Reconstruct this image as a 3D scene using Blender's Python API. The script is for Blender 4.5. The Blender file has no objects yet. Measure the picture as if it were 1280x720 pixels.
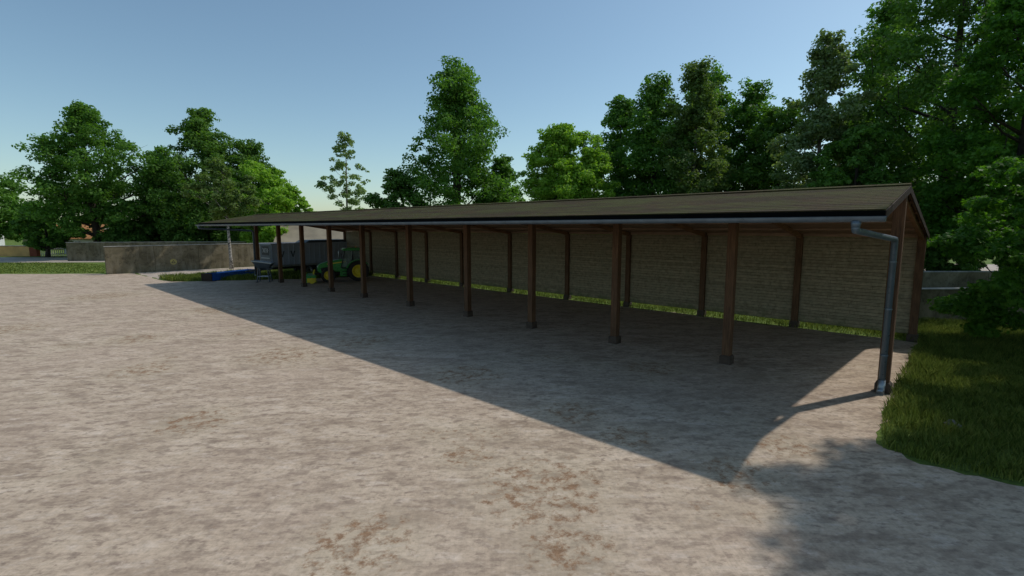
import bpy, math, random
import numpy as np
from mathutils import Vector, Matrix
PI = math.pi
S = bpy.context.scene
COL = S.collection

# ------------------------------------------------------------------ helpers
def tag(o, label=None, cat=None, group=None, kind=None):
    if label: o['label'] = label
    if cat: o['category'] = cat
    if group: o['group'] = group
    if kind: o['kind'] = kind
    return o

def empty(name, loc=(0, 0, 0), rz=0.0, label=None, cat=None, group=None):
    o = bpy.data.objects.new(name, None); COL.objects.link(o)
    o.location = loc; o.rotation_euler = (0, 0, rz); o.empty_display_size = .3
    return tag(o, label, cat, group)

class MB:
    """collects boxes, prisms and tubes for ONE mesh"""
    def __init__(s): s.v = []; s.f = []; s.sm = []
    def add(s, vs, fs, smooth=False):
        b = len(s.v); s.v += [tuple(map(float, v)) for v in vs]
        s.f += [[i + b for i in f] for f in fs]; s.sm += [smooth] * len(fs); return s
    def box(s, x0, x1, y0, y1, z0, z1):
        return s.add([(x0,y0,z0),(x1,y0,z0),(x1,y1,z0),(x0,y1,z0),(x0,y0,z1),(x1,y0,z1),(x1,y1,z1),(x0,y1,z1)],
                     [(0,3,2,1),(4,5,6,7),(0,1,5,4),(1,2,6,5),(2,3,7,6),(3,0,4,7)])
    def hexa(s, p):
        return s.add(p, [(0,3,2,1),(4,5,6,7),(0,1,5,4),(1,2,6,5),(2,3,7,6),(3,0,4,7)])
    def beam(s, a, b, w, h, up=(0,0,1)):
        a = Vector(a); b = Vector(b); d = (b-a).normalized(); up = Vector(up)
        sd = d.cross(up)
        if sd.length < 1e-4: sd = d.cross(Vector((0,1,0)))
        sd.normalize(); u = sd.cross(d).normalized(); sd *= w/2; u *= h/2
        return s.hexa([a-sd-u, a+sd-u, b+sd-u, b-sd-u, a-sd+u, a+sd+u, b+sd+u, b-sd+u])
    def prism(s, pts, axis, a0, a1):
        """pts: 2D outline; axis: index extruded"""
        n = len(pts); vs = []
        for a in (a0, a1):
            for p in pts:
                q = list(p); q.insert(axis, a); vs.append(q)
        fs = [list(range(n))[::-1], list(range(n, 2*n))] + [(i, (i+1) % n, n+(i+1) % n, n+i) for i in range(n)]
        return s.add(vs, fs)
    def tube(s, pts, rad, n=10, cap=True):
        pts = [Vector(p) for p in pts]; m = len(pts)
        if not hasattr(rad, '__len__'): rad = [rad]*m
        vs = []; prev = None
        for i, p in enumerate(pts):
            if i == 0: d = pts[1]-p
            elif i == m-1: d = p-pts[i-1]
            else: d = (pts[i+1]-p).normalized() + (p-pts[i-1]).normalized()
            if d.length < 1e-9: d = Vector((0,0,1))
            d.normalize()
            if prev is None:
                u = d.orthogonal().normalized()
            else:
                u = prev - d*prev.dot(d)
                u = u.normalized() if u.length > 1e-5 else d.orthogonal().normalized()
            prev = u; w = d.cross(u)
            for k in range(n):
                a = 2*PI*k/n; vs.append(p + (u*math.cos(a) + w*math.sin(a))*rad[i])
        fs = []
        for i in range(m-1):
            for k in range(n):
                fs.append((i*n+k, i*n+(k+1) % n, (i+1)*n+(k+1) % n, (i+1)*n+k))
        s.add(vs, fs, True)
        if cap:
            b = len(s.v) - len(vs)
            s.f += [[b+k for k in range(n)][::-1], [b+(m-1)*n+k for k in range(n)]]; s.sm += [False, False]
        return s
    def lathe(s, prof, c, axis='y', n=24, cap=True):
        """prof: (offset along axis, radius)"""
        vs = []
        for (o, r) in prof:
            for k in range(n):
                a = 2*PI*k/n
                if axis == 'y': vs.append((c[0]+r*math.cos(a), c[1]+o, c[2]+r*math.sin(a)))
                elif axis == 'z': vs.append((c[0]+r*math.cos(a), c[1]+r*math.sin(a), c[2]+o))
                else: vs.append((c[0]+o, c[1]+r*math.cos(a), c[2]+r*math.sin(a)))
        m = len(prof)
        fs = [(i*n+k, i*n+(k+1) % n, (i+1)*n+(k+1) % n, (i+1)*n+k) for i in range(m-1) for k in range(n)]
        if cap: fs += [list(range(n)), [(m-1)*n+k for k in range(n)]]
        return s.add(vs, fs, False)
    def build(s, name, mat, parent=None, bevel=0, loc=None, rz=None):
        me = bpy.data.meshes.new(name); me.from_pydata(s.v, [], s.f)
        me.polygons.foreach_set('use_smooth', s.sm); me.materials.append(mat); me.update()
        o = bpy.data.objects.new(name, me); COL.objects.link(o)
        if parent: o.parent = parent
        if loc: o.location = loc
        if rz is not None: o.rotation_euler[2] = rz
        if bevel:
            b = o.modifiers.new('b', 'BEVEL'); b.width = bevel; b.segments = 2; b.limit_method = 'ANGLE'
        return o

def npmesh(name, V, F, mat, parent=None, attrs=None, smooth=False, nside=None):
    """V (n,3); F (m,k) faces all k-gons"""
    me = bpy.data.meshes.new(name); m, k = F.shape
    me.vertices.add(len(V)); me.vertices.foreach_set('co', np.ascontiguousarray(V, np.float32).ravel())
    me.loops.add(m*k); me.loops.foreach_set('vertex_index', F.ravel().astype(np.int32))
    me.polygons.add(m); me.polygons.foreach_set('loop_start', (np.arange(m)*k).astype(np.int32))
    me.polygons.foreach_set('loop_total', np.full(m, k, np.int32))
    if attrs is not None:
        a = me.attributes.new('var', 'FLOAT', 'FACE'); a.data.foreach_set('value', attrs.astype(np.float32))
    me.update(calc_edges=True); me.materials.append(mat)
    if smooth: me.polygons.foreach_set('use_smooth', np.ones(m, bool))
    o = bpy.data.objects.new(name, me); COL.objects.link(o)
    if parent: o.parent = parent
    return o

# ------------------------------------------------------------------ materials
def newmat(name):
    m = bpy.data.materials.new(name); m.use_nodes = True
    return m, m.node_tree, m.node_tree.nodes['Principled BSDF'], m.node_tree.links
def N(nt, t, **k):
    n = nt.nodes.new(t)
    for a, b in k.items(): setattr(n, a, b)
    return n
def rgba(c): return (c[0], c[1], c[2], 1)
def coords(nt, scale=(1,1,1), rot=(0,0,0), kind='Object'):
    tc = N(nt, 'ShaderNodeTexCoord'); mp = N(nt, 'ShaderNodeMapping')
    mp.inputs['Scale'].default_value = scale; mp.inputs['Rotation'].default_value = rot
    nt.links.new(tc.outputs[kind], mp.inputs[0]); return mp.outputs[0]
def noise(nt, vec, scale, detail=4, rough=.55, dist=0):
    n = N(nt, 'ShaderNodeTexNoise'); n.inputs['Scale'].default_value = scale
    n.inputs['Detail'].default_value = detail; n.inputs['Roughness'].default_value = rough
    n.inputs['Distortion'].default_value = dist
    nt.links.new(vec, n.inputs['Vector']); return n.outputs['Fac']
def ramp(nt, fac, stops):
    r = N(nt, 'ShaderNodeValToRGB'); e = r.color_ramp.elements
    while len(e) < len(stops): e.new(.5)
    for i, (p, c) in enumerate(stops):
        e[i].position = p; e[i].color = rgba(c) if hasattr(c, '__len__') else (c, c, c, 1)
    nt.links.new(fac, r.inputs[0]); return r.outputs[0]
def mix(nt, fac, a, b, mode='MIX'):
    m = N(nt, 'ShaderNodeMix', data_type='RGBA', blend_type=mode)
    for s, v in ((0, fac), (6, a), (7, b)):
        if isinstance(v, (int, float)): m.inputs[s].default_value = v
        elif isinstance(v, tuple): m.inputs[s].default_value = rgba(v)
        else: nt.links.new(v, m.inputs[s])
    return m.outputs[2]
def mth(nt, op, a, b=None, clamp=False):
    m = N(nt, 'ShaderNodeMath', operation=op); m.use_clamp = clamp
    for i, v in enumerate((a, b)):
        if v is None: continue
        if isinstance(v, (int, float)): m.inputs[i].default_value = v
        else: nt.links.new(v, m.inputs[i])
    return m.outputs[0]
def bump(nt, bs, h, strength=.5, dist=.02):
    b = N(nt, 'ShaderNodeBump'); b.inputs['Strength'].default_value = strength; b.inputs['Distance'].default_value = dist
    nt.links.new(h, b.inputs['Height']); nt.links.new(b.outputs[0], bs.inputs['Normal'])

def m_simple(name, c, rough=.6, metal=0, var=.25, scale=3, c2=None, spec=.4, bmp=0):
    m, nt, bs, L = newmat(name); v = coords(nt)
    n = noise(nt, v, scale, 6, .6)
    c2 = c2 or tuple(x*(1-var*1.3) for x in c)
    L.new(ramp(nt, n, [(.3, c2), (.7, c)]), bs.inputs['Base Color'])
    r = noise(nt, v, scale*4, 3); L.new(ramp(nt, r, [(.3, max(0, rough-.12)), (.7, min(1, rough+.12))]), bs.inputs['Roughness'])
    bs.inputs['Metallic'].default_value = metal; bs.inputs['Specular IOR Level'].default_value = spec
    if bmp: bump(nt, bs, noise(nt, v, scale*6, 5), bmp, .01)
    return m

def m_wood(name, c, c2, axis=2, rough=.75, grain=1.0):
    m, nt, bs, L = newmat(name)
    sc = [26, 26, 26]; sc[axis] = 1.6
    v = coords(nt, tuple(sc)); g = noise(nt, v, grain, 6, .65, .4)
    v2 = coords(nt); b = noise(nt, v2, 1.4, 4)
    col = ramp(nt, g, [(.28, c2), (.5, c), (.75, tuple(min(1, x*1.55) for x in c))])
    col = mix(nt, ramp(nt, b, [(.35, 0), (.75, .55)]), col, tuple(x*.45 for x in c))
    L.new(col, bs.inputs['Base Color']); bs.inputs['Roughness'].default_value = rough
    bs.inputs['Specular IOR Level'].default_value = .25
    bump(nt, bs, g, .5, .01); return m

def m_leaf(name, dark, mid, light, trans=.3, rough=.6):
    m, nt, bs, L = newmat(name)
    at = N(nt, 'ShaderNodeAttribute', attribute_name='var')
    v = coords(nt); n = noise(nt, v, .35, 3)
    f = mth(nt, 'ADD', mth(nt, 'MULTIPLY', at.outputs['Fac'], .6), mth(nt, 'MULTIPLY', n, .55))
    col = ramp(nt, f, [(.2, dark), (.55, mid), (.92, light)])
    L.new(col, bs.inputs['Base Color']); bs.inputs['Roughness'].default_value = rough
    bs.inputs['Specular IOR Level'].default_value = .18
    tr = N(nt, 'ShaderNodeBsdfTranslucent')
    L.new(mix(nt, 1.0, col, (1.0, 1.15, .35), 'MULTIPLY'), tr.inputs[0])
    ms = N(nt, 'ShaderNodeMixShader'); ms.inputs[0].default_value = trans
    L.new(bs.outputs[0], ms.inputs[1]); L.new(tr.outputs[0], ms.inputs[2])
    L.new(ms.outputs[0], nt.nodes['Material Output'].inputs['Surface']); return m

M = {}
M['leaf_dark'] = m_leaf('leaf_dark', (.060,.125,.026), (.115,.225,.045), (.19,.33,.07), .46)
M['leaf_mid'] = m_leaf('leaf_mid', (.070,.150,.028), (.130,.265,.050), (.21,.38,.08), .48)
M['leaf_light'] = m_leaf('leaf_light', (.17,.29,.035), (.27,.45,.06), (.38,.57,.10), .5)
M['leaf_grey'] = m_leaf('leaf_grey', (.14,.20,.09), (.23,.31,.14), (.34,.42,.21), .46)
M['leaf_maple'] = m_leaf('leaf_maple', (.050,.125,.018), (.095,.225,.030), (.17,.33,.05), .5, .55)
M['leaf_brown'] = m_leaf('leaf_brown', (.085,.145,.042), (.155,.235,.068), (.25,.32,.12), .46)
M['bark'] = m_simple('bark', (.075,.055,.042), .9, 0, .5, 6, bmp=.8)
M['bark_pale'] = m_simple('bark_pale', (.22,.19,.155), .85, 0, .6, 3.5, c2=(.07,.058,.048), bmp=.5)
def m_birch():
    m, nt, bs, L = newmat('birch_bark')
    v = coords(nt, (5, 5, 11)); n = noise(nt, v, 1, 5, .6)
    L.new(ramp(nt, n, [(.42, (.03,.025,.022)), (.5, (.30,.27,.23)), (.7, (.55,.51,.45))]), bs.inputs['Base Color'])
    bs.inputs['Roughness'].default_value = .8; return m
M['birch'] = m_birch()

def m_concrete_yard():
    m, nt, bs, L = newmat('yard_concrete')
    a = .55
    v = coords(nt, (1,1,1), (0,0,-a))
    vs = coords(nt, (.62, 1.35, 1), (0,0,-a))
    big = noise(nt, v, .16, 3, .5)
    n1 = noise(nt, vs, .85, 5, .58, .12)
    n2 = noise(nt, vs, 2.3, 6, .64, .1)
    n3 = noise(nt, v, 9, 5, .7)
    st = noise(nt, coords(nt, (1.2, 22, 1), (0,0,.95)), 1, 4, .7)
    st2 = noise(nt, coords(nt, (26, 1.3, 1), (0,0,.72)), 1, 4, .7)
    n4 = noise(nt, coords(nt, (.7, 1.3, 1), (0, 0, -.75)), 5.2, 5, .68, .1)
    base = ramp(nt, n1, [(.33, (.37,.280,.200)), (.46, (.475,.368,.268)), (.58, (.55,.433,.318)), (.72, (.61,.492,.378))])
    base = mix(nt, ramp(nt, n2, [(.37, .75), (.49, .0)]), base, (.25,.185,.135))
    base = mix(nt, ramp(nt, n2, [(.55, .0), (.70, .6)]), base, (.70,.59,.49))
    base = mix(nt, ramp(nt, n4, [(.37, .75), (.47, .0)]), base, (.235,.172,.13))
    base = mix(nt, ramp(nt, n4, [(.56, .0), (.70, .45)]), base, (.68,.57,.48))
    base = mix(nt, ramp(nt, big, [(.35, 0), (.7, .35)]), base, (.53,.40,.31))
    # fine grit and brushed scratches
    g = ramp(nt, n3, [(.27, .66), (.5, 1.0), (.75, 1.26)])
    base = mix(nt, .75, base, g, 'MULTIPLY')
    base = mix(nt, .55, base, ramp(nt, st, [(.3, .82), (.6, 1.08)]), 'MULTIPLY')
    base = mix(nt, .55, base, ramp(nt, st2, [(.3, .86), (.6, 1.06)]), 'MULTIPLY')
    # dried mud stains: soft patch areas broken up by noise
    geo = N(nt, 'ShaderNodeNewGeometry'); msk = None
    for (px, py, r) in STAINS:
        d = N(nt, 'ShaderNodeVectorMath', operation='DISTANCE'); L.new(geo.outputs['Position'], d.inputs[0])
        d.inputs[1].default_value = (px, py, .006)
        w = N(nt, 'ShaderNodeMapRange'); w.inputs['From Min'].default_value = r; w.inputs['From Max'].default_value = r*.25
        w.interpolation_type = 'SMOOTHSTEP'
        L.new(d.outputs['Value'], w.inputs['Value'])
        msk = w.outputs[0] if msk is None else mth(nt, 'MAXIMUM', msk, w.outputs[0])
    rare = ramp(nt, noise(nt, v, .30, 3, .5, .3), [(.56, 0), (.70, .85)])
    msk = mth(nt, 'MAXIMUM', msk, rare)
    nb = noise(nt, v, 3.4, 10, .76, .0)
    th = mth(nt, 'SUBTRACT', mth(nt, 'MULTIPLY', nb, 1.0), mth(nt, 'MULTIPLY', mth(nt, 'SUBTRACT', 1.0, msk), .17))
    sp = ramp(nt, th, [(.468, 0), (.58, .9)])
    mudc = ramp(nt, n3, [(.3, (.17,.092,.050)), (.7, (.34,.20,.11))])
    base = mix(nt, mth(nt, 'MULTIPLY', msk, .28), base, (.54,.46,.32))
    base = mix(nt, sp, base, mudc)
    L.new(base, bs.inputs['Base Color'])
    bs.inputs['Roughness'].default_value = .86; bs.inputs['Specular IOR Level'].default_value = .2
    bump(nt, bs, mth(nt, 'ADD', mth(nt, 'MULTIPLY', n3, .6), mth(nt, 'ADD', mth(nt, 'MULTIPLY', nb, .6), mth(nt, 'MULTIPLY', n2, .8))), .45, .02)
    return m
STAINS = [(0.6,9.0,2.3),(0.9,7.3,1.3),(-1.0,10.4,1.1),(4.6,9.6,1.4),(6.3,10.9,1.2),(-2.4,7.3,1.5),(-8.2,12.4,1.6),(-1.6,16.5,2.2),
          (-9.0,19.0,2.5),(1.6,13.0,1.5),(5.0,17.3,1.6),(-18,30,3),(-25,24,3),(-30,36,4),(-13,17,1.8),(-17,22,2),(2.8,11.4,1.2),(-6.5,21.5,2.2)]
M['yard'] = m_concrete_yard()

def m_ground():
    m, nt, bs, L = newmat('grass_soil'); v = coords(nt)
    n = noise(nt, v, .25, 6, .65); n2 = noise(nt, v, 7, 5, .7)
    c = ramp(nt, n, [(.3, (.09,.135,.030)), (.55, (.14,.20,.045)), (.75, (.22,.24,.08))])
    c = mix(nt, .8, c, ramp(nt, n2, [(.3, .45), (.7, 1.4)]), 'MULTIPLY')
    L.new(c, bs.inputs['Base Color']); bs.inputs['Roughness'].default_value = .95
    bs.inputs['Specular IOR Level'].default_value = .1
    bump(nt, bs, n2, .8, .05); return m
M['ground'] = m_ground()
def m_blade(name, a, b, c):
    m, nt, bs, L = newmat(name)
    at = N(nt, 'ShaderNodeAttribute', attribute_name='var'); v = coords(nt); n = noise(nt, v, .7, 4)
    f = mth(nt, 'ADD', mth(nt, 'MULTIPLY', at.outputs['Fac'], .55), mth(nt, 'MULTIPLY', n, .5))
    col = ramp(nt, f, [(.2, a), (.5, b), (.9, c)])
    L.new(col, bs.inputs['Base Color']); bs.inputs['Roughness'].default_value = .6; bs.inputs['Specular IOR Level'].default_value = .2
    tr = N(nt, 'ShaderNodeBsdfTranslucent'); L.new(col, tr.inputs[0])
    ms = N(nt, 'ShaderNodeMixShader'); ms.inputs[0].default_value = .35
    L.new(bs.outputs[0], ms.inputs[1]); L.new(tr.outputs[0], ms.inputs[2])
    L.new(ms.outputs[0], nt.nodes['Material Output'].inputs['Surface']); return m
M['blade'] = m_blade('grass_blade', (.085,.125,.018), (.16,.22,.035), (.32,.35,.08))
M['path'] = m_simple('path_gravel', (.56,.46,.37), .9, 0, .3, 1.2, bmp=.3)
M['road'] = m_simple('road_asphalt', (.52,.44,.37), .9, 0, .2, .4, bmp=.2)

def m_oldwall():
    m, nt, bs, L = newmat('weathered_concrete'); v = coords(nt)
    a = noise(nt, v, .7, 7, .68, .6); b = noise(nt, v, 3.2, 7, .72); c = noise(nt, coords(nt, (2.2,2.2,.35)), 1.3, 5, .6)
    col = ramp(nt, a, [(.3, (.085,.070,.042)), (.5, (.165,.138,.086)), (.68, (.25,.21,.14))])
    col = mix(nt, ramp(nt, b, [(.52, 0), (.66, .75)]), col, (.065,.052,.036))
    col = mix(nt, ramp(nt, c, [(.5, 0), (.75, .5)]), col, (.28,.25,.19))
    L.new(col, bs.inputs['Base Color']); bs.inputs['Roughness'].default_value = .92; bs.inputs['Specular IOR Level'].default_value = .15
    bump(nt, bs, b, .6, .03); return m
M['oldwall'] = m_oldwall()
M['coping'] = m_simple('coping', (.42,.40,.36), .85, 0, .4, 2)

def m_roof():
    m, nt, bs, L = newmat('shingle_roof'); v = coords(nt)
    br = N(nt, 'ShaderNodeTexBrick'); br.inputs['Scale'].default_value = 1
    br.inputs['Brick Width'].default_value = .62; br.inputs['Row Height'].default_value = .30
    br.inputs['Mortar Size'].default_value = .02; br.inputs['Mortar Smooth'].default_value = .3
    br.inputs['Color1'].default_value = (.080,.056,.022,1); br.inputs['Color2'].default_value = (.060,.040,.018,1)
    br.inputs['Mortar'].default_value = (.045,.034,.017,1); L.new(v, br.inputs['Vector'])
    n = noise(nt, v, .55, 6, .65, .5); n2 = noise(nt, v, 14, 5, .7); n3 = noise(nt, coords(nt, (.25,1.5,1)), 1.1, 5, .6)
    c = mix(nt, ramp(nt, n, [(.40, 0), (.58, .9)]), br.outputs['Color'], (.070,.072,.019))
    c = mix(nt, ramp(nt, n3, [(.42, 0), (.66, .8)]), c, (.040,.026,.014))
    c = mix(nt, .8, c, ramp(nt, n2, [(.3, .6), (.7, 1.35)]), 'MULTIPLY')
    L.new(c, bs.inputs['Base Color']); bs.inputs['Roughness'].default_value = .9; bs.inputs['Specular IOR Level'].default_value = .15
    bump(nt, bs, mth(nt, 'SUBTRACT', n2, mth(nt, 'MULTIPLY', br.outputs['Fac'], 1.5)), .6, .02); return m
M['roof'] = m_roof()
def m_planks():
    m, nt, bs, L = newmat('grey_planks'); v = coords(nt)
    sp = N(nt, 'ShaderNodeSeparateXYZ'); L.new(v, sp.inputs[0])
    z = mth(nt, 'MULTIPLY', sp.outputs[2], 1/.155)
    row = mth(nt, 'FLOOR', z); fr = mth(nt, 'FRACT', z)
    wn = N(nt, 'ShaderNodeTexWhiteNoise', noise_dimensions='1D'); L.new(row, wn.inputs['W'])
    gap = ramp(nt, fr, [(.0, 0), (.06, 1), (.95, 1), (1, .0)])
    g = noise(nt, coords(nt, (1.6,1.6,24)), 1, 6, .68, .5); k = noise(nt, v, 1.7, 6, .7)
    c = ramp(nt, g, [(.28, (.22,.175,.115)), (.5, (.32,.26,.175)), (.72, (.41,.345,.245))])
    c = mix(nt, 1.0, c, ramp(nt, wn.outputs['Value'], [(0, .84), (1, 1.1)]), 'MULTIPLY')
    c = mix(nt, ramp(nt, k, [(.45, 0), (.7, .5)]), c, (.27,.25,.17))
    c = mix(nt, 1.0, c, ramp(nt, gap, [(0, .42), (1, 1)]), 'MULTIPLY')
    jx = mth(nt, 'FRACT', mth(nt, 'ADD', mth(nt, 'MULTIPLY', sp.outputs[0], .31), mth(nt, 'MULTIPLY', wn.outputs['Value'], 7.3)))
    c = mix(nt, ramp(nt, jx, [(0, .8), (.006, 0)]), c, (.05,.04,.03))
    kk = noise(nt, v, 4.5, 7, .72); c = mix(nt, .9, c, ramp(nt, kk, [(.3, .58), (.5, .95), (.72, 1.3)]), 'MULTIPLY')
    splash = mth(nt, 'SUBTRACT', mth(nt, 'MULTIPLY', k, 1.1), mth(nt, 'MULTIPLY', sp.outputs[2], .9))
    c = mix(nt, ramp(nt, splash, [(-.0, 0), (.3, .7)]), c, (.12,.13,.06))
    L.new(c, bs.inputs['Base Color']); bs.inputs['Roughness'].default_value = .85; bs.inputs['Specular IOR Level'].default_value = .15
    bump(nt, bs, mth(nt, 'ADD', gap, mth(nt, 'MULTIPLY', g, .3)), .8, .02); return m
M['planks'] = m_planks()
M['post'] = m_wood('red_brown_timber', (.135,.070,.037), (.055,.029,.018), 2)
M['barge'] = m_wood('dark_bargeboard', (.036,.020,.013), (.018,.011,.008), 1)
M['rafter'] = m_wood('rafter_timber', (.30,.155,.085), (.13,.068,.042), 1)
M['boards'] = m_wood('soffit_boards', (.34,.22,.15), (.20,.125,.085), 0)
M['plinth'] = m_simple('post_shoe', (.10,.068,.050), .8, 0, .4, 5)
M['gutter'] = m_simple('zinc', (.15,.195,.24), .38, .3, .25, 3)
M['black'] = m_simple('black_flashing', (.005,.005,.005), .9, 0, .3, spec=.05)
M['green'] = m_simple('green_paint', (.035,.31,.05), .32, 0, .15, 2, spec=.5)
M['yellow'] = m_simple('yellow_paint', (.85,.66,.03), .4, 0, .12, 4, spec=.5)
M['tyre'] = m_simple('tyre_rubber', (.018,.018,.02), .85, 0, .3, 8, c2=(.035,.03,.028))
M['dark'] = m_simple('dark_steel', (.025,.025,.028), .55, .3, .3, 5)
M['trailer'] = m_simple('grey_blue_paint', (.38,.43,.53), .45, .0, .12, 1.2)
M['trailer_dark'] = m_simple('slate_paint', (.10,.12,.145), .5, .2, .25, 2)
M['silver'] = m_simple('galvanised', (.36,.39,.42), .4, .7, .2, 4)
M['blue'] = m_simple('blue_paint', (.015,.10,.42), .45, 0, .3, 2)
M['white'] = m_simple('white_paint', (.72,.71,.68), .6, 0, .12, 2)
M['plaster'] = m_simple('plaster', (.62,.58,.50), .85, 0, .2, .8)
M['orange'] = m_simple('ochre_plaster', (.78,.46,.17), .9, 0, .3, .6)
M['rooftile'] = m_simple('orange_tile', (.58,.26,.09), .85, 0, .35, 1.5)
M['tanroof'] = m_simple('tan_sheet_roof', (.33,.28,.20), .85, 0, .3, .5)
M['red'] = m_simple('red_brick', (.28,.07,.035), .9, 0, .3, 3)
M['stone'] = m_simple('field_stone', (.25,.24,.22), .9, 0, .4, 6, bmp=.6)
def m_glass():
    m, nt, bs, L = newmat('cab_glass')
    bs.inputs['Base Color'].default_value = (.5,.58,.56,1); bs.inputs['Roughness'].default_value = .05
    bs.inputs['Transmission Weight'].default_value = .8; bs.inputs['IOR'].default_value = 1.1
    bs.inputs['Specular IOR Level'].default_value = .8; return m
M['glass'] = m_glass()

# ------------------------------------------------------------------ frame of the shed
A = .7512; P0 = (11.36, 14.68)
def W(s, n, z=0.0):
    """shed coordinates (distance along, distance back) to the world"""
    return (P0[0] - math.cos(A)*s + math.sin(A)*n, P0[1] + math.sin(A)*s + math.cos(A)*n, z)
T = [0, 4.68, 9.43, 14.2, 18.95, 24.45, 30.05, 34.9, 39.7, 44.4, 49.7]
WID, ZR, ZB, OV, ZE, EX = 9.34, 6.20, 4.75, 4.80, 5.39, .18

# ------------------------------------------------------------------ ground, yard, road
def edge_noise(pts, step=.5, amp=.12, seed=1):
    rnd = random.Random(seed); out = []
    for i in range(len(pts)):
        a = Vector(pts[i]); b = Vector(pts[(i+1) % len(pts)]); L = (b-a).length; n = max(1, min(400, int(L/step)))
        nrm = Vector((-(b-a).y, (b-a).x)).normalized()
        ph = rnd.random()*9
        for k in range(n):
            t = k/n; o = 0 if k == 0 else amp*(math.sin(t*L*1.9+ph)*.5 + math.sin(t*L*.7+ph*2)*.6 + rnd.uniform(-.5,.5))
            out.append(tuple(a.lerp(b, t) + nrm*o))
    return out
def sheet(name, pts, z, mat):
    me = bpy.data.meshes.new(name)
    me.from_pydata([(p[0], p[1], z) for p in pts], [], [list(range(len(pts)))]); me.materials.append(mat); me.update()
    if me.polygons[0].normal.z < 0: me.flip_normals()
    o = bpy.data.objects.new(name, me); COL.objects.link(o); o['kind'] = 'structure'; return o
w2 = lambda s, n: W(s, n)[:2]
sheet('ground', [(-3000,-600),(3000,-600),(3000,4000),(-3000,4000)], 0, M['ground'])
yard_near = [w2(-.28, 9.05), w2(-.25, 2), w2(-.30, -2.5), w2(-.36,-4.1), w2(-.62, -4.85), w2(-1.0,-5.12), w2(-1.7, -5.15), w2(-3.0, -4.9), w2(-9, -5.1), w2(-24, -6), (30,-30), (-90,-30), (-110,46), (-66,49.5),
             (-55,53.2), (-44.6,53.6), w2(65.9,-9.4), w2(65.9,-7.2), w2(55.0,-7.0), w2(52.5,-6.5), w2(48.4,-.7), w2(45.4,4.2), w2(44.0,9.05)]
yp = edge_noise(yard_near, .22, .15, 3)
sheet('yard', yp, .006, M['yard'])
sheet('path', edge_noise([w2(56.5,-6.9), w2(65.9,-7.0), w2(65.9,12), w2(58.5,12)], .6, .12, 8), .010, M['path'])
sheet('road', [(-400,62),(-64.5,71.2),(-40,73),(-40,76.5),(-64,83),(-400,92)], .008, M['road'])
sheet('lane', [(24,58),(110,44),(110,58),(24,76)], .008, M['path'])

# ------------------------------------------------------------------ grass blades (uncountable)
def inpoly(x, y, poly):
    c = np.zeros(x.shape, bool); n = len(poly); j = n-1
    for i in range(n):
        xi, yi = poly[i]; xj, yj = poly[j]
        if yi != yj:
            c ^= ((yi > y) != (yj > y)) & (x < (xj-xi)*(y-yi)/(yj-yi)+xi)
        j = i
    return c
def grass(name, poly, n, hgt, wid, seed, label, clump=.35, avoid=None):
    r = np.random.default_rng(seed); P = np.array(poly); lo, hi = P.min(0), P.max(0)
    x = r.uniform(lo[0], hi[0], n*3); y = r.uniform(lo[1], hi[1], n*3)
    # tufting: keep blades where a cheap smooth field is high, with a floor
    fld = np.sin(x*3.1+1.3*np.sin(y*2.2))*np.sin(y*3.4+1.1*np.sin(x*1.9))
    ok = inpoly(x, y, poly) & (r.random(n*3) < .72+clump*fld)
    if avoid is not None: ok &= ~inpoly(x, y, avoid)
    x, y, fld = x[ok][:n], y[ok][:n], fld[ok][:n]; n = len(x)
    big = .5+.5*np.sin(x*.83+2)*np.cos(y*.71+.4)
    h = hgt*r.uniform(.45, 1.15, n)*(.72+.3*big+.18*fld); w = wid*r.uniform(.6, 1.3, n)
    a = r.uniform(0, 2*PI, n); ln = r.uniform(.1, .75, n)*h; la = r.uniform(0, 2*PI, n)
    c, s = np.cos(a)*w/2, np.sin(a)*w/2; lx, ly = np.cos(la)*ln, np.sin(la)*ln
    z0 = np.full(n, -.01)
    V = np.stack([np.stack([x-c, y-s, z0], 1), np.stack([x+c, y+s, z0], 1),
                  np.stack([x+lx*.35+c*.8, y+ly*.35+s*.8, h*.6], 1), np.stack([x+lx, y+ly, h], 1),
                  np.stack([x+lx*.35-c*.8, y+ly*.35-s*.8, h*.6], 1)], 1).reshape(-1, 3)
    F = np.arange(n*5).reshape(n, 5)
    o = npmesh(name, V, F, M['blade'], attrs=r.random(n))
    tag(o, label, 'grass', kind='stuff'); return o
gr_poly = [w2(-.25, 9.4), w2(-.22, 2), w2(-.28, -2.5), w2(-.55, -4.85), w2(-1.6, -5.1), w2(-3.0, -4.85), w2(-9, -5.1), w2(-16,-4), (30, 20), (34, 26), (16, 26)]
grass('grass', gr_poly, 190000, .30, .016, 5, 'long green grass beside the right gable end of the shed', .38)
grass('grass', [w2(-.3, 9.10), w2(45, 9.10), w2(45, 11.2), w2(-.3, 11.4)], 52000, .26, .03, 6, 'strip of sunlit grass showing under the plank back wall', .3)
grass('grass', [w2(52.6,-6.6), w2(48.4,-.8), w2(45.4,4.1), w2(44,9.2), w2(52,12), w2(58,11), w2(56.5,-6.8)], 34000, .50, .055, 7, 'overgrown grass patch around the blue trough at the far end of the shed')
grass('grass', [(-110,47),(-66,50.5),(-55,54),(-45,54.3),(-53,66),(-64.5,70.8),(-120,68)], 22000, .13, .12, 8, 'bright grass verge between the yard and the road on the left')

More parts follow.
